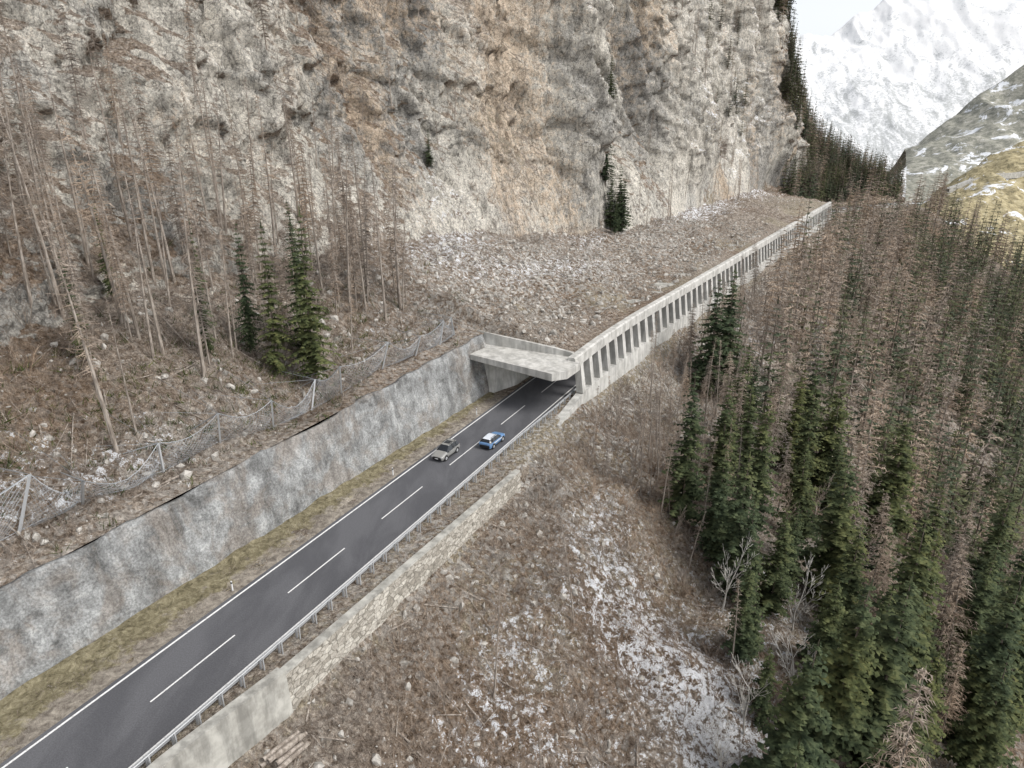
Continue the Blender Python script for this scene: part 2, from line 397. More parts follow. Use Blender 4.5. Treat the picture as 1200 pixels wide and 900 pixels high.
# ------------------------------------------------------------ ROAD
def strip(name,ss,d0,d1,z,mat,parent=None,nd=2,attrs=None):
    ss=np.asarray(ss,float);dd=np.linspace(0,1,nd)
    a=np.array([d0(s) if callable(d0) else d0 for s in ss]);b=np.array([d1(s) if callable(d1) else d1 for s in ss])
    Dm=a[:,None]+(b-a)[:,None]*dd[None]
    zz=z(ss[:,None],Dm) if callable(z) else z
    Pm=mp(np.repeat(ss[:,None],nd,1),Dm,zz)
    return mesh(name,Pm.reshape(-1,3),gridF(len(ss),nd)[:,::-1],mat,parent=parent,attrs=attrs(Dm) if attrs else None)
road=empty("road")
sr=np.arange(-60,456,2.)
strip("asphalt",sr,-.45,8.15,0.0,M_asph,road)
strip("edge_line_left",sr,-.09,.09,.005,M_paint,road)
strip("edge_line_right",sr,7.5,7.68,.005,M_paint,road)
V=[]
for k in range(-4,30):
    a=7.8+14.2*k
    for q in range(4):
        V.append(mp([a+2*q,a+2*q+2,a+2*q+2,a+2*q],[3.78,3.78,3.92,3.92],.006))
V=np.concatenate(V);mesh("centre_dashes",V,np.arange(len(V)).reshape(-1,4)[:,::-1],M_paint,parent=road)
def vz(s,d):
    t=(d+.45)/(wb(s)+.45)
    return .0+fbm(s*.5,d*.8,s*0,4,300)*.28*np.clip(t*3,0,1)+.25*t**2-.015
strip("grass_verge",np.arange(-50,75,.4),lambda s:float(wb(s))-.3,-.43,vz,M_verge,nd=22,
      attrs=lambda Dm:dict(grav=sm(-3.8,-.6,Dm)*1.2))
# ------------------------------------------------------------ RETAINING WALLS
ss=np.arange(-50,76.1,.7);rows=16
V=[]
for s in ss:
    b=float(wb(s));zt=float(wz(s))
    for j in range(rows):
        t=j/(rows-1);V.append((s,b-2.0*t,-.25+(zt+.25)*t))
    V.append((s,b-2.0-.45,zt));V.append((s,b-2.5,zt-1.5))
V=np.array(V);p=mp(V[:,0],V[:,1],V[:,2])
off=fbm(p[:,0]*.25,p[:,1]*.25,p[:,2]*.25,4,400)*.7
tt=V[:,2]/8
p2=mp(V[:,0],V[:,1]+off*np.clip(tt*3,0,1),V[:,2])
p2[:,2]+=np.where(V[:,2]>7,fbm(p[:,0]*.3,p[:,1]*.3,p[:,2]*0,3,410)*.35,0)
mesh("retaining_wall",p2,gridF(len(ss),rows+2),M_shot,smooth=True)
vw=empty("roadside_wall")
def ct(s): return float(np.interp(s,[14.6,53.2],[.65,.40]))
sweep("masonry",np.arange(14.0,53.2,1.2),lambda s:[(dwf(s)-.40,-1.),(dwf(s)-.35,ct(s)-.2),(dwf(s)+.27,ct(s)-.2),(dwf(s)+.60,-4.)],M_mas,vw)
sweep("coping",np.arange(13.99,53.4,1.2),lambda s:[(dwf(s)-.42,ct(s)-.198),(dwf(s)-.42,ct(s)),(dwf(s)+.33,ct(s)),(dwf(s)+.33,ct(s)-.198)],M_concd,vw)
sweep("concrete_wall",np.arange(-50,14.0,1.2).tolist()+[13.98],lambda s:[(dwf(s)-.55,-1),(dwf(s)-.55,.85),(dwf(s)+.33,.85),(dwf(s)+.62,-4.5)],M_concd,vw)
sweep("road_embankment_wall",np.arange(358,456,3.),lambda s:[(8.6,-1),(8.6,1.0),(9.2,1.0),(9.8,-7.)],M_conc)
# ------------------------------------------------------------ GALLERY
gal=empty("rockfall_gallery")
gs=np.arange(79,351,2.)
sweep("roof_slab",gs,lambda s:[(-2.4,6.0),(-2.4,6.8),(9.2,6.8),(9.2,6.0)],M_concd,gal)
sweep("edge_beam",np.arange(76.4,352,2.),lambda s:[(9.205,5.75),(9.205,7.45),(10.15,7.45),(10.40,7.25),(10.40,5.75)],M_conc,gal)
sweep("inner_wall",np.arange(80.5,351,2.),lambda s:[(-2.39,-.2),(-2.39,5.99),(-1.6,5.99),(-1.3,-.2)],M_concd,gal)
sweep("wing_wall",[74.6,76,78,80.4],lambda s:[(np.interp(s,[74.6,80.4],[-5.6,-2.6]),-.2),(np.interp(s,[74.6,80.4],[-5.6,-2.6]),6.15),(np.interp(s,[74.6,80.4],[-3.6,-1.6]),6.15),(np.interp(s,[74.6,80.4],[-3.3,-1.3]),-.2)],M_conc,gal)
def lw(s): return float(np.interp(s,[69,80,82],[-.5,1.05,1.05]))
sweep("valley_parapet",np.concatenate([np.arange(69,83,1.),np.arange(84,353,2.)]),lambda s:[(9.5,-1.2),(9.75,lw(s)),(11.0,lw(s)),(11.3+.3*float(vn(np.array([s*.1]),np.array([0.]),np.array([0.]),3)[0]),-4.2)],M_conc,gal)
L=[]
for k in range(69):
    s=79.5+4*k
    w=.66
    L.append(np.concatenate([mp([s-w,s+w,s+w,s-w],[9.85,9.85,10.95,10.95],[1.055]*4),mp([s-w,s+w,s+w,s-w],[9.3,9.3,10.3,10.3],[5.745]*4)]))
prisms("columns",L,M_conc,gal)
pl=[(71.6,-6.2),(69.8,9.4),(71.8,11.0),(76.3,11.2),(78.2,9.6),(79.0,9.1),(79.4,-2.3),(78.6,-6.8)]
me=bpy.data.meshes.new("canopy");n=len(pl)
zt=lambda s,d:6.95+(.35*(9.4-d)/15); zb=lambda s,d:zt(s,d)-(1.15 if d>5 else .8)
vv=[tuple(mp(s,d,zt(s,d))) for s,d in pl]+[tuple(mp(s,d,zb(s,d) if s<78 else 6.1)) for s,d in pl]
me.from_pydata(vv,[],[list(range(n))[::-1],list(range(n,2*n))]+[[i,(i+1)%n,n+(i+1)%n,n+i] for i in range(n)])
me.materials.append(M_conc);o=bpy.data.objects.new("canopy",me);scene.collection.objects.link(o);o.parent=gal
L=[]
q=[(77.2,-6.9,9.45),(77.4,-3,9.0),(77.7,2,8.5),(78.0,6,8.1),(78.3,9.2,7.6)]
for a,b in zip(q[:-1],q[1:]):
    L.append(np.concatenate([mp([a[0],a[0]+.55,b[0]+.55,b[0]],[a[1],a[1],b[1],b[1]],[6.4]*4),mp([a[0],a[0]+.55,b[0]+.55,b[0]],[a[1],a[1],b[1],b[1]],[a[2],a[2],b[2],b[2]])]))
prisms("portal_parapet",L,M_conc,gal)
# ------------------------------------------------------------ GUARDRAIL
gr=empty("guardrail")
gsec=[(0,.48),(.07,.53),(.07,.60),(0,.66),(.0,.70),(.07,.76),(.07,.83),(0,.88),(-.04,.88),(-.04,.48)]
gd=lambda s: float(np.interp(s,[-60,60,72,120],[8.45,8.55,8.9,8.9]))
sweep("w_beam",np.arange(-50,110,2.),lambda s:[(gd(s)-a,b) for a,b in gsec],M_galv,gr)
sweep("top_rail",np.arange(-50,74,2.),lambda s:[(gd(s)+.50+.06*math.cos(t),1.25+.06*math.sin(t)) for t in np.linspace(0,5.03,5)],M_galv,gr)
prisms("posts",[boxsd(s-.07,s+.07,gd(s)+.06,gd(s)+.22,-.1,.84) for s in np.arange(-50,110,2.)]+
       [boxsd(s-.05,s+.05,gd(s)+.44,gd(s)+.54,-.1,1.24) for s in np.arange(-50,74,2.)],M_galv,gr)
M_wp=plain("white_plastic",(.75,.75,.75),.5);M_blk=plain("black_plastic",(.02,.02,.02),.5)
for s in (-6,20,45,66):
    e=empty("delineator_post");
    prisms("post",[boxsd(s-.05,s+.05,-1.05,-.93,0,.75)],M_wp,e);prisms("band",[boxsd(s-.053,s+.053,-1.053,-.927,.76,.92)],M_blk,e);prisms("cap",[boxsd(s-.05,s+.05,-1.05,-.93,.93,1.02)],M_wp,e)
# ------------------------------------------------------------ ROCKFALL FENCE
fen=empty("rockfall_net_fence")
fs=np.arange(-10,76,6.5)
def fd(s): return float(np.interp(s,[-20,10,30,60,77],[-12.8,-12.3,-11.2,-9.6,-8.6]))
def tube(a,b,r0,r1,k=5):
    a=np.array(a,float);b=np.array(b,float);t=b-a;t/=np.linalg.norm(t)+1e-9
    u=np.cross(t,[.3,.2,.9]);u/=np.linalg.norm(u);w=np.cross(t,u)
    an=np.arange(k)*2*math.pi/k
    ring=np.cos(an)[:,None]*u+np.sin(an)[:,None]*w
    V=np.concatenate([a+ring*r0,b+ring*r1]);i=np.arange(k);j=(i+1)%k
    return V,np.stack([i,j,j+k,i+k],1)
def joinq(L):
    Vs=[];Fs=[];o=0
    for v,f in L: Vs.append(v);Fs.append(f+o);o+=len(v)
    return np.concatenate(Vs),np.concatenate(Fs)
T=[];W=[];tops=[]
for i,s in enumerate(fs):
    s=s+R.uniform(-1.2,1.2);lean=1.0 if s>22 else 1.8
    d=fd(s)+R.uniform(-.6,.6);h,_=drop(s,d,'L')
    base=np.array(h)-[0,0,.3];top=mp(s+R.uniform(-1.3,1.3)*lean,d+R.uniform(-.3,1.9)*lean,h[2]+R.uniform(3.0,4.6))
    tops.append((base,top));T.append(tube(base,top,.14,.12,4))
    for ds_,dd_ in ((2,-6),(-3,-5),(0,-8)):
        W.append(tube(top,np.array(drop(s+ds_,d+dd_,'L')[0]),.022,.022,3))
    W.append(tube(top,np.array(drop(s+R.uniform(-3,3),max(d-3,-16),'L')[0]),.05,.05,4))
for (b0,t0),(b1,t1) in zip(tops[:-1],tops[1:]):
    W.append(tube(b0+[0,0,.5],b1+[0,0,.5],.03,.03,3))
    sg=R.uniform(.5,2.2);bl=R.uniform(.3,1.5)
    def pt(u,v,b0=b0,b1=b1,t0=t0,t1=t1,sg=sg,bl=bl):
        sag=sg*math.sin(math.pi*u)
        a=b0+(b1-b0)*u+np.array([0,0,.3]);c=t0+(t1-t0)*u-np.array([0,0,sag]);p=a+(c-a)*v
        n=np.array([math.cos(rad(26.5)),-math.sin(rad(26.5)),0]);return p+n*(bl*math.sin(math.pi*v)*math.sin(math.pi*u))
    for k in range(6): W.append(tube(pt(k/6,1),pt((k+1)/6,1),.035,.035,3))
    n=16
    for k in range(-9,n):
        for sgn in (1,-1):
            last=None
            for q in range(5):
                v=q/4;u=(k+ (9*v if sgn>0 else 9-9*v))/n
                if 0<=u<=1:
                    c=pt(u,v)
                    if last is not None: W.append(tube(last,c,.013,.013,3))
                    last=c
                else: last=None
v,f=joinq(T);mesh("posts",v,f,M_galv,parent=fen);v,f=joinq(W);mesh("net",v,f,M_wire,parent=fen)
# ------------------------------------------------------------ TREES
class TB:
    def __init__(s): s.V=[];s.F=[];s.M=[];s.n=0
    def tri(s,a,b,c,m): s.V+= [a,b,c];s.F.append((s.n,s.n+1,s.n+2));s.M.append(m);s.n+=3
    def tube(s,a,b,r0,r1,k,m):
        v,f=tube(a,b,r0,r1,k);s.V+=[tuple(q) for q in v]
        for q in f: s.F.append((s.n+q[0],s.n+q[1],s.n+q[2]));s.F.append((s.n+q[0],s.n+q[2],s.n+q[3]));s.M+=[m,m]
        s.n+=len(v)
    def out(s): return np.array(s.V,float),np.array(s.F),np.array(s.M)
def spruce(seed,h=20.,nw=30,nb=7,nst=6,rr=.17,z0=.10,thin=0):
    r=random.Random(seed);t=TB();lean=np.array([r.uniform(-.3,.3),r.uniform(-.3,.3)])
    def ax(f): return np.array([lean[0]*f*f,lean[1]*f*f,h*f])
    for i in range(4): t.tube(ax(i/4)-[0,0,.5 if i==0 else 0],ax((i+1)/4),.22*(1-i/4)+.02,.22*(1-(i+1)/4)+.02,6,0)
    for w in range(nw):
        f=z0+(1-z0)*((w+r.uniform(-.2,.2))/nw)
        if f>.995: continue
        f=max(f,z0);env=(1-f)**.72*min(1,.55+(f-z0)*3)
        for b in range(nb):
            if r.random()<thin+.08: continue
            a=r.uniform(0,6.283);Rr=h*rr*env*r.uniform(.58,1.22)+.18
            o=np.array([math.cos(a),math.sin(a),0]);sd=np.array([-math.sin(a),math.cos(a),0]);up=np.array([0,0,1.])
            base=ax(f);dr=r.uniform(.18,.42)*(1.1-f*.9)
            k=max(2,int(nst*Rr/(h*rr))+1)
            for q in range(k):
                g_=(q+.6)/k;c=base+o*Rr*g_-up*Rr*dr*g_**1.3+up*r.uniform(-.06,.06)
                sz=(.30+.42*(1-g_))*Rr**.55*.72*r.uniform(.7,1.25)
                for sg in (-1,1):
                    t.tri(tuple(c-o*sz*.25),tuple(c+o*sz*.95-up*sz*.25),tuple(c+sd*sg*sz*.95+o*sz*.35-up*sz*r.uniform(.2,.6)),1)
                if q%2==0: t.tri(tuple(c+sd*.2*sz),tuple(c-sd*.3*sz+o*.3*sz),tuple(c-up*sz*r.uniform(.7,1.2)+o*sz*.2),1)
    t.tri(tuple(ax(1)+[-.15,0,-.8]),tuple(ax(1)+[.15,.05,-.8]),tuple(ax(1)+[0,0,.5]),1)
    return t.out()
def larch(seed,h=20.,nw=34,nb=6,z0=.22,rr=.17,sub=7,w0=.07,tw=.04):
    r=random.Random(seed);t=TB();lean=np.array([r.uniform(-.6,.6),r.uniform(-.6,.6)])
    def ax(f): return np.array([lean[0]*f*f,lean[1]*f*f,h*f])
    for i in range(5): t.tube(ax(i/5)-[0,0,.5 if i==0 else 0],ax((i+1)/5),.20*(1-i/5)+.02,.20*(1-(i+1)/5)+.02,6,0)
    for w in range(nw):
        f=z0+(1-z0)*(w+r.uniform(-.3,.3))/nw
        f=min(max(f,z0*.9),.995);env=(1-f)**.7*min(1,.45+(f-z0)*2.5)
        for b in range(nb):
            a=r.uniform(0,6.283);Rr=h*rr*env*r.uniform(.5,1.2)+.15
            o=np.array([math.cos(a),math.sin(a),0]);sd=np.array([-math.sin(a),math.cos(a),0]);up=np.array([0,0,1.])
            base=ax(f);dr=r.uniform(.0,.35);tip=base+o*Rr-up*Rr*dr
            wd=w0*(.6+Rr*.25)
            t.tri(tuple(base-up*wd),tuple(base+up*wd),tuple(tip),1);t.tri(tuple(base-sd*wd),tuple(base+sd*wd),tuple(tip),1)
            for q in range(sub):
                g_=r.uniform(.2,.98);c=base+(tip-base)*g_;sz=Rr*r.uniform(.2,.42)+.15;e=c+(sd*r.choice((-1,1))*.8+o*.5-up*r.uniform(-.2,.9))*sz
                t.tri(tuple(c-o*tw),tuple(c+o*tw+up*.02),tuple(e),1)
    return t.out()
def snag(seed,h=22.):
    r=random.Random(seed);t=TB();lean=np.array([r.uniform(-1.2,1.2),r.uniform(-1.2,1.2)])
    def ax(f): return np.array([lean[0]*f*f,lean[1]*f*f,h*f])
    for i in range(6): t.tube(ax(i/6)-[0,0,.6 if i==0 else 0],ax((i+1)/6),.19*(1-i/6)+.025,.19*(1-(i+1)/6)+.025,6,0)
    for w in range(r.randint(90,170)):
        f=r.uniform(.28,1)**.8;f=min(f,.99)
        a=r.uniform(0,6.283);Rr=r.uniform(.5,2.8)*(1.15-f)+.2
        o=np.array([math.cos(a),math.sin(a),r.uniform(-.5,.3)]);b=ax(f);e=b+o*Rr
        t.tri(tuple(b-[0,0,.04]),tuple(b+[0,0,.04]),tuple(e),1);t.tri(tuple(b-[.03,.0,0]),tuple(b+[.03,.03,0]),tuple(e),1)
        for q in range(4):
            g_=r.uniform(.3,.9);c=b+(e-b)*g_;x=c+np.array([r.uniform(-.5,.5),r.uniform(-.5,.5),r.uniform(-.6,.2)]);t.tri(tuple(c),tuple(c+[.035,.03,.02]),tuple(x),1)
    return t.out()
def decid(seed,h=11.,depth=6,r0=.11,stems=1,sp=.75):
    r=random.Random(seed);t=TB()
    def rec(p,dv,l,rd,dp):
        e=p+dv*l;t.tube(p,e,rd,rd*.68,5 if dp>3 else 3,0 if dp>3 else 1)
        if dp==0: return
        n=r.choice((2,3)) if dp>1 else 3
        for i in range(n):
            q=sp if i else sp*.45
            nd=dv+np.array([r.uniform(-q,q),r.uniform(-q,q),r.uniform(-.05,.4)]);nd/=np.linalg.norm(nd)
            rec(p+dv*l*(r.uniform(.5,1) if i else 1),nd,l*(r.uniform(.72,.88) if i==0 else r.uniform(.5,.75)),max(rd*(.68 if i==0 else .5),.016),dp-1)
    for k in range(stems):
        dv=np.array([r.uniform(-.1,.1),r.uniform(-.1,.1),1.]) if stems==1 else np.array([r.uniform(-.6,.6),r.uniform(-.6,.6),1.])
        rec(np.array([0,0,-.4]),dv,h*.24,r0,depth)
    return t.out()
def tmesh(name,a,mats): return mesh(name,a[0],a[1],mats,a[2],link=False)
SPR=[spruce(i,20,28+i,8,6,.18+.018*(i%3),.05+.05*(i%2)) for i in range(5)]
LAR=[larch(i+20,20,34,6,.15+.06*(i%3),.16+.015*(i%3)) for i in range(5)]
SNA=[snag(i+40) for i in range(6)]
DEC=[decid(i+60) for i in range(5)]
SHR=[decid(i+160,7,3,.05,5) for i in range(4)]
mSPR=[tmesh("spruce_mesh",a,[M_bark,M_sprucef]) for a in SPR];mLAR=[tmesh("larch_mesh",a,[M_barkl,M_larchf]) for a in LAR]
mSNA=[tmesh("snag_mesh",a,[M_barkl,M_larchf]) for a in SNA];mDEC=[tmesh("decid_mesh",a,[M_barkl,M_larchf]) for a in DEC]
mSHR=[tmesh("shrub_mesh",a,[M_twig,M_twig]) for a in SHR]
mBIR=[tmesh("birch_mesh",a,[M_birch,M_birch]) for a in DEC[:3]]
def put(name,me,s,d,sc,side=None,tilt=0.,sink=.1,wide=1.):
    h,_=drop(s,d,side)
    if h is None: return
    ob=bpy.data.objects.new(name,me);scene.collection.objects.link(ob)
    ob.location=(h[0],h[1],h[2]-sink);ob.scale=(sc*wide*R.uniform(.9,1.1),)*2+(sc,)
    ob.rotation_euler=(tilt*R.uniform(-1,1),tilt*R.uniform(-1,1),R.uniform(0,6.28));return ob
for i in range(95):
    s=R.uniform(-12,72);d=R.uniform(-38,-13.5)
    put("bare_pine_tree",R.choice(mSNA),s,d,R.uniform(.6,1.12),'L',.06)
for i in range(70):
    s=R.uniform(-8,80);d=R.uniform(-48,-17)
    put("larch_tree",R.choice(mLAR),s,d,R.uniform(.45,.95),'L',.05,wide=.7)
for i in range(90):
    s=R.uniform(0,140);d=R.uniform(-80,-34);put("bare_pine_tree",R.choice(mSNA),s,d,R.uniform(.3,.65),'L',.08)
for s,d,sc,wd in ((46,-13,1.12,.75),(43,-16,.95,.7),(49,-17,.9,.6),(36,-19,.8,.45),(10,-24,.42,1),(43,-20,.85,.6),(25,-24,.6,.6),(58,-26,.6,.6),(16,-30,.45,.8),(33,-30,.55,.6)):
    put("spruce_tree",R.choice(mSPR),s,d,sc,'L',.03,wide=wd)
for i in range(16):
    put("spruce_tree",R.choice(mSPR),R.uniform(10,130),R.uniform(-75,-38),R.uniform(.2,.4),'L',.04,wide=.9)
for s,d,sc in ((170,-20,.8),(173,-22,.95),(167,-24,.7),(176,-23,.7),(165,-20,.5),(171,-26,.9),(169,-23,.9),(178,-24,.6)):
    put("spruce_tree",R.choice(mSPR),s,d,sc,'L',.03,wide=.9)
for i in range(36):
    s=R.uniform(190,340);put("bare_pine_tree",R.choice(mSNA),s,R.uniform(-34,-12),R.uniform(.4,.8),'L',.05)
def fedge(s): return float(np.interp(s,[-40,20,40,60,90,120,180,260,340,360],[50,47,45,41,33,25,20,17,15,11]))
far_list=[]
gridc={}
def ok(p,r):
    k=(int(p[0]//7),int(p[1]//7))
    for a in (-1,0,1):
        for b in (-1,0,1):
            for q in gridc.get((k[0]+a,k[1]+b),()):
                if (q[0]-p[0])**2+(q[1]-p[1])**2<r*r: return False
    gridc.setdefault(k,[]).append(p);return True
pts=[]
for i in range(24000):
    s=R.uniform(-30,500);d=R.uniform(10,330 if s>120 else 190)
    e=fedge(s)
    if d<e+R.uniform(-3,5): continue
    p=mp(s,d,0.)
    dist=math.hypot(p[0],p[1])
    if abs(math.atan2(p[0],p[1]))>rad(44) or p[1]<10: continue
    if not ok((p[0],p[1]),R.uniform(4.0,7) if dist<150 else R.uniform(4,6.5)): continue
    m=fbm(np.array([p[0]*.035]),np.array([p[1]*.035]),np.array([0.]),3,500)[0]
    pl_=.50-1.2*m-min(.18,(d-e)*.003)+(.2 if d-e<14 else 0)
    kind='L' if R.random()<pl_ else 'S'
    pts.append((s,d,p,dist,kind,d-e))
for s,d,p,dist,kind,de in pts:
    sc=R.uniform(.85,1.6)*(1 if de>6 else .8)*(1 if R.random()<.8 else .55)
    if dist<135:
        sc*=.92
        if kind=='S': put("spruce_tree",R.choice(mSPR),s,d,sc,'R',.03,wide=1.0)
        elif R.random()<.78: put("larch_tree",R.choice(mLAR),s,d,sc,'R',.06,wide=.95)
        else: put("bare_tree",R.choice(mDEC),s,d,R.uniform(.9,1.4),'R',.12)
    else: far_list.append((s,d,sc,kind,'R'))
for i in range(70):
    s=R.uniform(66,200);d=R.uniform(14,fedge(s)+2);put("larch_tree" if i%3==0 else "bare_tree",R.choice(mLAR if i%3==0 else mDEC),s,d,R.uniform(.3,.8) if i%3==0 else R.uniform(.45,.95),'R',.08)
for i in range(70):
    s=R.uniform(62,170);d=R.uniform(15,fedge(s)+3);put("bare_pine_tree",R.choice(mSNA),s,d,R.uniform(.35,.8),'R',.07)
for i in range(46):
    s=R.uniform(15,80);d=R.uniform(22,fedge(s));put("bare_tree",R.choice(mDEC+mSNA[:2]),s,d,R.uniform(.35,.75),'R',.12)
for i in range(260):
    s=R.uniform(0,130);d=dwf(s)+R.uniform(2,1+max(6,fedge(s)-12));put("bare_shrub",R.choice(mSHR),s,d,R.uniform(.3,.75),'R',.1)
for i in range(130):
    s=R.uniform(-8,150);d=R.uniform(-34,-13);put("bare_shrub",R.choice(mSHR),s,d,R.uniform(.3,.7),'L',.1)
for s,d,sc in ((68,30,1.1),(66,35,.8),(76,33,.95),(60,40,.75),(52,41,.7),(118,22,1.2),(121,24,1.3),(125,23,1.1)):
    put("spruce_tree",R.choice(mSPR),s,d,sc,'R',.02)
for s,d,sc,tl in ((57,38,1.3,.2),(44,43,1.2,.1),(50,47,1.2,.15),(38,42,.95,.2),(30,44,1.1,.1),(62,46,1.2,.1),(35,52,1.2,.1)):
    put("birch_tree",R.choice(mBIR),s,d,sc,'R',tl)
for i in range(1500):
    s=R.uniform(352,500);d=R.uniform(-78,-5);far_list.append((s,d,R.uniform(.7,1.2),'S' if R.random()<.8 else 'L','L'))
for i in range(170):
    s=R.uniform(300,356);d=R.uniform(-75,-28);far_list.append((s,d,R.uniform(.4,.75),'S' if R.random()<.6 else 'L','L'))
lod={'S':[spruce(100+i,20,14,5,4,.20,.06) for i in range(3)],'L':[larch(120+i,20,18,5,.16,.20,4,.13,.09) for i in range(3)]}
def merged(name,items,mats,kd):
    Vs=[];Fs=[];Ms=[];o=0
    for s,d,sc,kind,side in items:
        if kind!=kd: continue
        h,_=drop(s,d,side)
        if h is None: continue
        v,f,m=R.choice(lod[kd]);a=R.uniform(0,6.28);c,s_=math.cos(a)*sc,math.sin(a)*sc
        q=np.stack([v[:,0]*c-v[:,1]*s_,v[:,0]*s_+v[:,1]*c,v[:,2]*sc],1)+np.array(h)
        Vs.append(q);Fs.append(f+o);Ms.append(m);o+=len(v)
    mesh(name,np.concatenate(Vs),np.concatenate(Fs),mats,np.concatenate(Ms))
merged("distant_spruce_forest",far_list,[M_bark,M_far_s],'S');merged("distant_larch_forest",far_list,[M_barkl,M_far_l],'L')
# ------------------------------------------------------------ BRUSH, LOGS, ROCKS
def brush(name,n,fs_,mat,hmin=.4,hmax=1.5,tw=11,width=.022):
    C=[];
    for i in range(n):
        s,d,side=fs_()
        h,nr=drop(s,d,side)
        if h is None: continue
        C.append((h[0],h[1],h[2]))
    C=np.array(C);n=len(C)
    c=np.repeat(C,tw,0);m=len(c)
    jit=rng.normal(0,.45,(m,3));jit[:,2]*=.1
    b=c+jit-[0,0,.05];dirv=rng.normal(0,.55,(m,3));dirv[:,2]=np.abs(rng.normal(.7,.35,m))+.05
    ln=rng.uniform(hmin,hmax,m)[:,None];sc=np.repeat(rng.uniform(.5,1.2,n),tw)[:,None]
    tip=b+dirv*ln*sc;sd=rng.normal(0,1,(m,3));sd/=np.linalg.norm(sd,axis=1,keepdims=True)
    V=np.stack([b-sd*width,b+sd*width,tip],1).reshape(-1,3)
    mesh(name,V,np.arange(len(V)).reshape(-1,3),mat)
def f_left():
    r=R.random()
    if r<.6: return R.uniform(-15,80),R.uniform(-36,-9.5),'L'
    if r<.85: return R.uniform(0,150),R.uniform(-60,-20),'L'
    return R.uniform(80,330),R.uniform(-24,7),'L'
def f_right():
    s=R.uniform(-10,95) if R.random()<.7 else R.uniform(80,250)
    return s,dwf(s)+1+abs(R.gauss(0,1))*20,'R'
brush("brush_left",12000,f_left,M_twig);brush("brush_right",17000,f_right,M_twig)
brush("evergreen_brush",500,lambda:(R.gauss(40,18),R.gauss(-18,6),'L'),M_green,.3,1.2,16,.06)
brush("verge_grass_tufts",2600,lambda:(lambda s:(s,R.uniform(float(wb(s))+.2,-1.4),'R'))(R.uniform(-15,74)),M_twig,.15,.45,10,.02)
def fallen(name,n,fs_,mat,lo=1.5,hi=8):
    L=[]
    for i in range(n):
        s,d,side=fs_();l=R.uniform(lo,hi);a=R.uniform(0,6.28)
        p,_=drop(s,d,side);q,_=drop(s+l*math.cos(a),d+l*math.sin(a),side)
        if p is None or q is None: continue
        if abs(p[2]-q[2])>l: continue
        rr=R.uniform(.03,.09);L.append(tube(np.array(p)+[0,0,rr+.05],np.array(q)+[0,0,rr+.05],rr,rr*.5,5))
    v,f=joinq(L);mesh(name,v,f,mat)
fallen("fallen_logs",360,f_left,M_barkl);fallen("fallen_logs",480,f_right,M_barkl,.8,4)
def logs(s,d,n):
    L=[]
    for i in range(n):
        h,_=drop(s,d,'R');
        p=mp(s+R.uniform(-.6,.6),d+.45*(i%4),h[2]+.3+.3*(i//4));q=mp(s+3.2+R.uniform(-.6,.6),d+.3+.4*(i%4),h[2]+.25+.3*(i//4)-.3);L.append(tube(p,q,.2,.18,8))
    v,f=joinq(L);mesh("log_pile",v,f,M_barkl)
logs(10,12.4,6)
def rocks(name,n,fs_,mat,lo=.08,hi=.5):
    bm=bmesh.new();bmesh.ops.create_icosphere(bm,subdivisions=1,radius=1);bv=np.array([v.co[:] for v in bm.verts]);bf=np.array([[v.index for v in f.verts] for f in bm.faces]);bm.free()
    Vs=[];Fs=[];o=0
    for i in range(n):
        s,d,side=fs_();h,_=drop(s,d,side)
        if h is None: continue
        r=lo+(hi-lo)*R.random()**5
        v=bv*(1+rng.uniform(-.4,.4,(len(bv),1)))*rng.uniform(.5,1.4,3)*r
        Vs.append(v+np.array(h)+[0,0,r*.1]);Fs.append(bf+o);o+=len(bv)
    mesh(name,np.concatenate(Vs),np.concatenate(Fs),mat)
mr=MT("loose_rock",.95,.1);mr.col(mr.ramp(mr.noise(.9,3,.7),[(.4,(.28,.265,.24)),(.6,(.52,.495,.455))]));mr=mr.m
rocks("scree_rocks",9000,lambda:(R.uniform(78,230),R.uniform(-28,7),'L') if R.random()<.88 else (R.uniform(-15,80),R.uniform(-30,-9),'L'),mr,.09,.55)
rocks("loose_rocks",3000,lambda:(lambda s:(s,dwf(s)+.8+abs(R.gauss(0,1))*14,'R'))(R.uniform(-10,180)),mr,.07,.45)
# ------------------------------------------------------------ DISTANT HILLS
def hill(name,ridge,base,mat,nu,nv,amp,fr,back):
    ridge=np.array(ridge,float);base=np.array(base,float)
    u=np.linspace(0,1,nu)
    def rs(L): 
        k=np.linspace(0,1,len(L));return np.stack([np.interp(u,k,L[:,i]) for i in range(3)],1)
    a=rs(base);b=rs(ridge);v=np.linspace(0,1.35,nv)
    P=a[:,None]+(b-a)[:,None]*np.minimum(v,1)[None,:,None]
    over=np.clip(v-1,0,None)[None,:,None]*np.array(back)[None,None]
    P=P+over
    n=fbm(P[...,0]*fr,P[...,1]*fr,P[...,2]*fr*.5,7,600)
    r=(1-np.abs(fbm(P[...,0]*fr*1.3,P[...,1]*fr*.6,P[...,2]*0,5,620))*3)
    P[...,2]+=amp*(n+.5*r)*np.clip(v*2,.1,1)[None]
    return mesh(name,P.reshape(-1,3),gridF(nu,nv),mat,smooth=True)
m=MT("hazed_snowy_slope",1,.05)
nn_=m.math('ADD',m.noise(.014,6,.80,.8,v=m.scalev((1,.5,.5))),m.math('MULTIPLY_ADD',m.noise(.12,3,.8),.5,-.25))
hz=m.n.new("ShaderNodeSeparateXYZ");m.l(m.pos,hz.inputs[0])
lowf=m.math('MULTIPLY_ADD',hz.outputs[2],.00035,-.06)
m.col(m.ramp(m.math('ADD',nn_,lowf),[(.36,(.43,.445,.445)),(.45,(.58,.595,.605)),(.52,(.79,.80,.81)),(.7,(.88,.88,.885))]));M_snowm=m.m  # snow and forest tones kept pale and bluish; haze is painted in
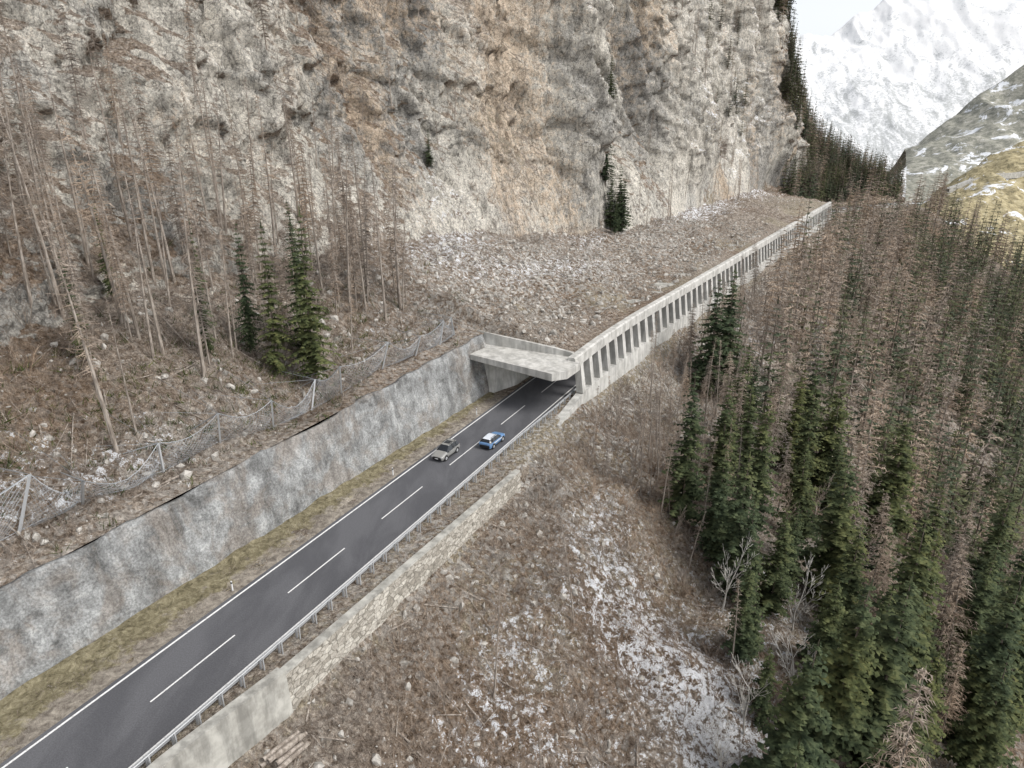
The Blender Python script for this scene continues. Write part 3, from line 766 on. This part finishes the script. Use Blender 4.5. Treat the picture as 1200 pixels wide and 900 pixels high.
def woods(name,sc,c,sn):
    m=MT(name,1,.05)
    a=m.ramp(m.noise(sc,6,.85,.5),c);n2=m.noise(sc*.2,5,.75,.6)
    a=m.mix(m.ramp(n2,[(sn,0.),(sn+.04,1.)]),a,(.78,.80,.83));m.col(a);return m.m
M_hillb=woods("wooded_hill",.07,[(.38,(.17,.175,.155)),(.48,(.26,.26,.22)),(.56,(.38,.37,.32)),(.66,(.52,.50,.46))],.56)
M_hillc=woods("golden_hill",.12,[(.38,(.14,.13,.085)),(.47,(.30,.255,.155)),(.56,(.46,.40,.25)),(.66,(.58,.52,.37))],.58)
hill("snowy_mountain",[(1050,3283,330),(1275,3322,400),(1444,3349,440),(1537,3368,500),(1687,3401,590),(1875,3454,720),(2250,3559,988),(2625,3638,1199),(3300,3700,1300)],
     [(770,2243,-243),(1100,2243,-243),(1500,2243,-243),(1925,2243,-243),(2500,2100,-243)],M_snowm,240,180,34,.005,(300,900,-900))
hill("wooded_hill",[(920,1691,-7),(1020,1716,59),(1100,1737,115),(1200,1761,180),(1400,1807,302),(1800,1800,420)],
     [(690,1229,-100),(800,1229,-100),(900,1229,-110),(1050,1229,-120),(1400,1100,-130)],M_hillb,140,100,30,.006,(100,500,-300))
gh=hill("golden_hill",[(540,925,-60),(562,930,-42),(596,939,-18),(630,948,6),(675,955,24),(787,973,72),(1000,960,150)],
     [(350,613,-60),(375,610,-74),(397,604,-84),(450,588,-110),(525,570,-150),(700,520,-150)],M_hillc,140,100,14,.014,(60,200,-150))
BG=bvh(gh)
V=[]
xs=np.linspace(528,720,40);zs=[]
for xx in xs:
    yy=858+.10*(xx-528);h=BG.ray_cast(Vector((xx,yy,600)),Vector((0,0,-1)))[0];zs.append(h[2] if h else 0)
zs=np.convolve(np.pad(zs,6,mode='edge'),np.ones(13)/13,'valid')+2.5
for xx,zz in zip(xs,zs):
    yy=858+.10*(xx-528);V+=[(xx,yy-4,zz-6),(xx,yy-4,zz+.8),(xx,yy-3.5,zz+.8),(xx,yy-3.5,zz),(xx,yy+5,zz),(xx,yy+5,zz-6)]
mesh("distant_road",V,gridF(40,6),M_conc)
# ------------------------------------------------------------ CARS
def car(name,s,d,fwd,paint,roofm,L_=4.45,tall=1.62,stripe=None):
    root=empty(name)
    glass=M_glass
    k=tall/1.62;h=L_/2
    st=[(h,.66,.42,.62,.55,.70),(h-.08,.82,.28,.70,.66,.80),(h-.55,.90,.24,.80,.74,.93),(h-1.25,.91,.24,.90,.76,1.04),
        (h-2.05,.91,.24,.96,.60,1.52*k),(h-2.5,.91,.24,.97,.61,1.60*k),(h-3.4,.91,.24,.99,.60,1.58*k),(h-3.95,.90,.24,1.0,.57,1.50*k),
        (h-4.30,.88,.28,1.0,.66,1.06),(h-4.42,.84,.34,.86,.68,.92),(h-4.45,.78,.42,.7,.6,.74)]
    V=[];
    for x_,w,zb,zs,wt,zt in st:
        zm=(zb+zs)/2
        V+= [(x_,-w*.93,zb),(x_,-w,zm),(x_,-w*.985,zs),(x_,-wt,zt-.03),(x_,-wt*.8,zt),(x_,wt*.8,zt),(x_,wt,zt-.03),(x_,w*.985,zs),(x_,w,zm),(x_,w*.93,zb)]
    n=10;F=[];MI=[]
    for i in range(len(st)-1):
        for j in range(n):
            F.append((i*n+j,i*n+(j+1)%n,(i+1)*n+(j+1)%n,(i+1)*n+j));mi=0
            if j in (2,6) and 3<=i<=7: mi=1
            if j in (3,4,5) and i in (3,7): mi=1
            if j in (3,4,5) and 4<=i<=6: mi=2
            if j==9: mi=3
            MI.append(mi)
    me=bpy.data.meshes.new("body");F.append(tuple(range(n))[::-1]);MI.append(3);b=(len(st)-1)*n;F.append(tuple(range(b,b+n)));MI.append(3)
    me.from_pydata(V,[],F)
    for q in (paint,glass,roofm,M_blk):me.materials.append(q)
    for p_,mi in zip(me.polygons,MI):p_.material_index=mi;p_.use_smooth=False
    bm=bmesh.new();bm.from_mesh(me);bmesh.ops.recalc_face_normals(bm,faces=bm.faces);bm.to_mesh(me);bm.free()
    o=bpy.data.objects.new("body",me);scene.collection.objects.link(o);o.parent=root
    bv=o.modifiers.new("b",'BEVEL');bv.width=.05;bv.segments=2;bv.limit_method='ANGLE';bv.angle_limit=rad(18)
    def bx(nm,L,mat): prisms(nm,[boxxyz(c,z_) for c,z_ in L],mat,root)
    L=[]
    for sy in (-1,1):
        for xx in (h-2.75,h-3.55):
            L.append(np.array([[xx-.05,sy*.90,.98],[xx+.05,sy*.90,.98],[xx+.05,sy*.915,.98],[xx-.05,sy*.915,.98],[xx-.05,sy*.60,1.57*k],[xx+.05,sy*.60,1.57*k],[xx+.05,sy*.625,1.57*k],[xx-.05,sy*.625,1.57*k]]))
    prisms("pillars",L,M_blk,root)
    bx("headlights",[((h-.12,sy*.63,.66),(.18,.30,.14)) for sy in (-1,1)],M_wp)
    bx("tail_lights",[((-h+.12,sy*.70,.84),(.20,.26,.16)) for sy in (-1,1)],M_red)
    bx("grille",[((h-.01,0,.55),(.06,.9,.18)),((-h+.02,0,.45),(.08,1.2,.14))],M_blk)
    bx("plates",[((h+.03,0,.48),(.02,.5,.11)),((-h-.03,0,.62),(.02,.5,.11))],M_wp)
    bx("mirrors",[((h-1.62,sy*1.0,1.0),(.14,.2,.13)) for sy in (-1,1)],paint)
    bx("sills",[((-.05,sy*.90,.27),(2.4,.06,.12)) for sy in (-1,1)],M_blk)
    bx("roof_rails",[((h-2.95,sy*.56,1.63*k),(1.4,.04,.05)) for sy in (-1,1)],M_blk)
    if stripe:
        bx("side_stripe",[((-.1,sy*.905,.72),(2.6,.025,.16)) for sy in (-1,1)],stripe)
    else: bx("sunroof",[((h-2.85,0,1.605*k),(.9,.8,.02))],glass)
    A_=[];T_=[];Rm=[]
    for xx in (h-.88,-h+.86):
        for sy in (-1,1):
            A_.append(tube((xx,sy*.70,.36),(xx,sy*.925,.36),.42,.42,20))
            T_.append(tube((xx,sy*.72,.335),(xx,sy*.94,.335),.335,.335,22));
            Rm.append(tube((xx,sy*.93,.335),(xx,sy*.955,.335),.22,.20,14))
    def cap(L):
        v,f=joinq(L);Fc=f.tolist();o=0
        for vv_,ff_ in L: 
            kk=len(vv_)//2;Fc.append(list(range(o+kk,o+2*kk)));Fc.append(list(range(o,o+kk)));o+=len(vv_)
        return v,Fc
    for nm,LL,mt in (("wheel_arches",A_,M_blk),("tyres",T_,M_tyre),("rims",Rm,M_galv)):
        v,Fc=cap(LL);me=bpy.data.meshes.new(nm);me.from_pydata(v.tolist(),[],Fc);me.materials.append(mt);ob=bpy.data.objects.new(nm,me);scene.collection.objects.link(ob);ob.parent=root
    p_=mp(s,d,0.008);hd=rad(26.5)
    ang=math.atan2(math.cos(hd)*fwd,math.sin(hd)*fwd)
    root.location=tuple(p_);root.rotation_euler=(0,0,ang);return root
M_glass=plain("dark_glass",(.015,.018,.022),.08,.6);M_red=plain("red_lens",(.35,.01,.01),.3);M_tyre=plain("rubber",(.02,.02,.02),.85)
M_silver=plain("silver_paint",(.35,.35,.335),.3,.6,.3,.05);M_blue=plain("blue_paint",(.13,.25,.45),.3,.6,0,.05);M_white=plain("white_paint",(.66,.70,.76),.3,.6,0,.05)
car("suv_car",52.6,1.95,-1,M_silver,M_silver,4.45,1.66)
car("blue_car",58.4,5.75,1,M_blue,M_white,4.35,1.5,M_white)
# ------------------------------------------------------------ LIGHT, SKY, CAMERA
w=bpy.data.worlds.new("World");scene.world=w;w.use_nodes=True;nt_=w.node_tree
sky=nt_.nodes.new("ShaderNodeTexSky");sky.sky_type='NISHITA';sky.sun_disc=False
EL=48;AZ=115
sky.sun_elevation=rad(EL);sky.sun_rotation=rad(AZ);sky.dust_density=5;sky.air_density=1;sky.altitude=1200
hs=nt_.nodes.new("ShaderNodeHueSaturation");hs.inputs["Saturation"].default_value=.18;hs.inputs["Value"].default_value=1.5
nt_.links.new(sky.outputs[0],hs.inputs["Color"]);bg=nt_.nodes["Background"];nt_.links.new(hs.outputs[0],bg.inputs[0]);bg.inputs[1].default_value=.15
sl=bpy.data.lights.new("sun","SUN");sl.energy=2.2;sl.angle=rad(22);sl.color=(1,.96,.90)
so=bpy.data.objects.new("sun",sl);scene.collection.objects.link(so)
dirv=Vector((math.sin(rad(AZ))*math.cos(rad(EL)),math.cos(rad(AZ))*math.cos(rad(EL)),math.sin(rad(EL))))
so.rotation_euler=dirv.to_track_quat('Z','Y').to_euler()
cd=bpy.data.cameras.new("camera");co=bpy.data.objects.new("camera",cd);scene.collection.objects.link(co);scene.camera=co
cd.lens=24;cd.sensor_width=36;cd.clip_end=20000;cd.clip_start=.5
co.location=(0,0,40);co.rotation_euler=(rad(90-20.56),0,0)
scene.view_settings.view_transform='Standard';scene.view_settings.look='None';scene.view_settings.exposure=0
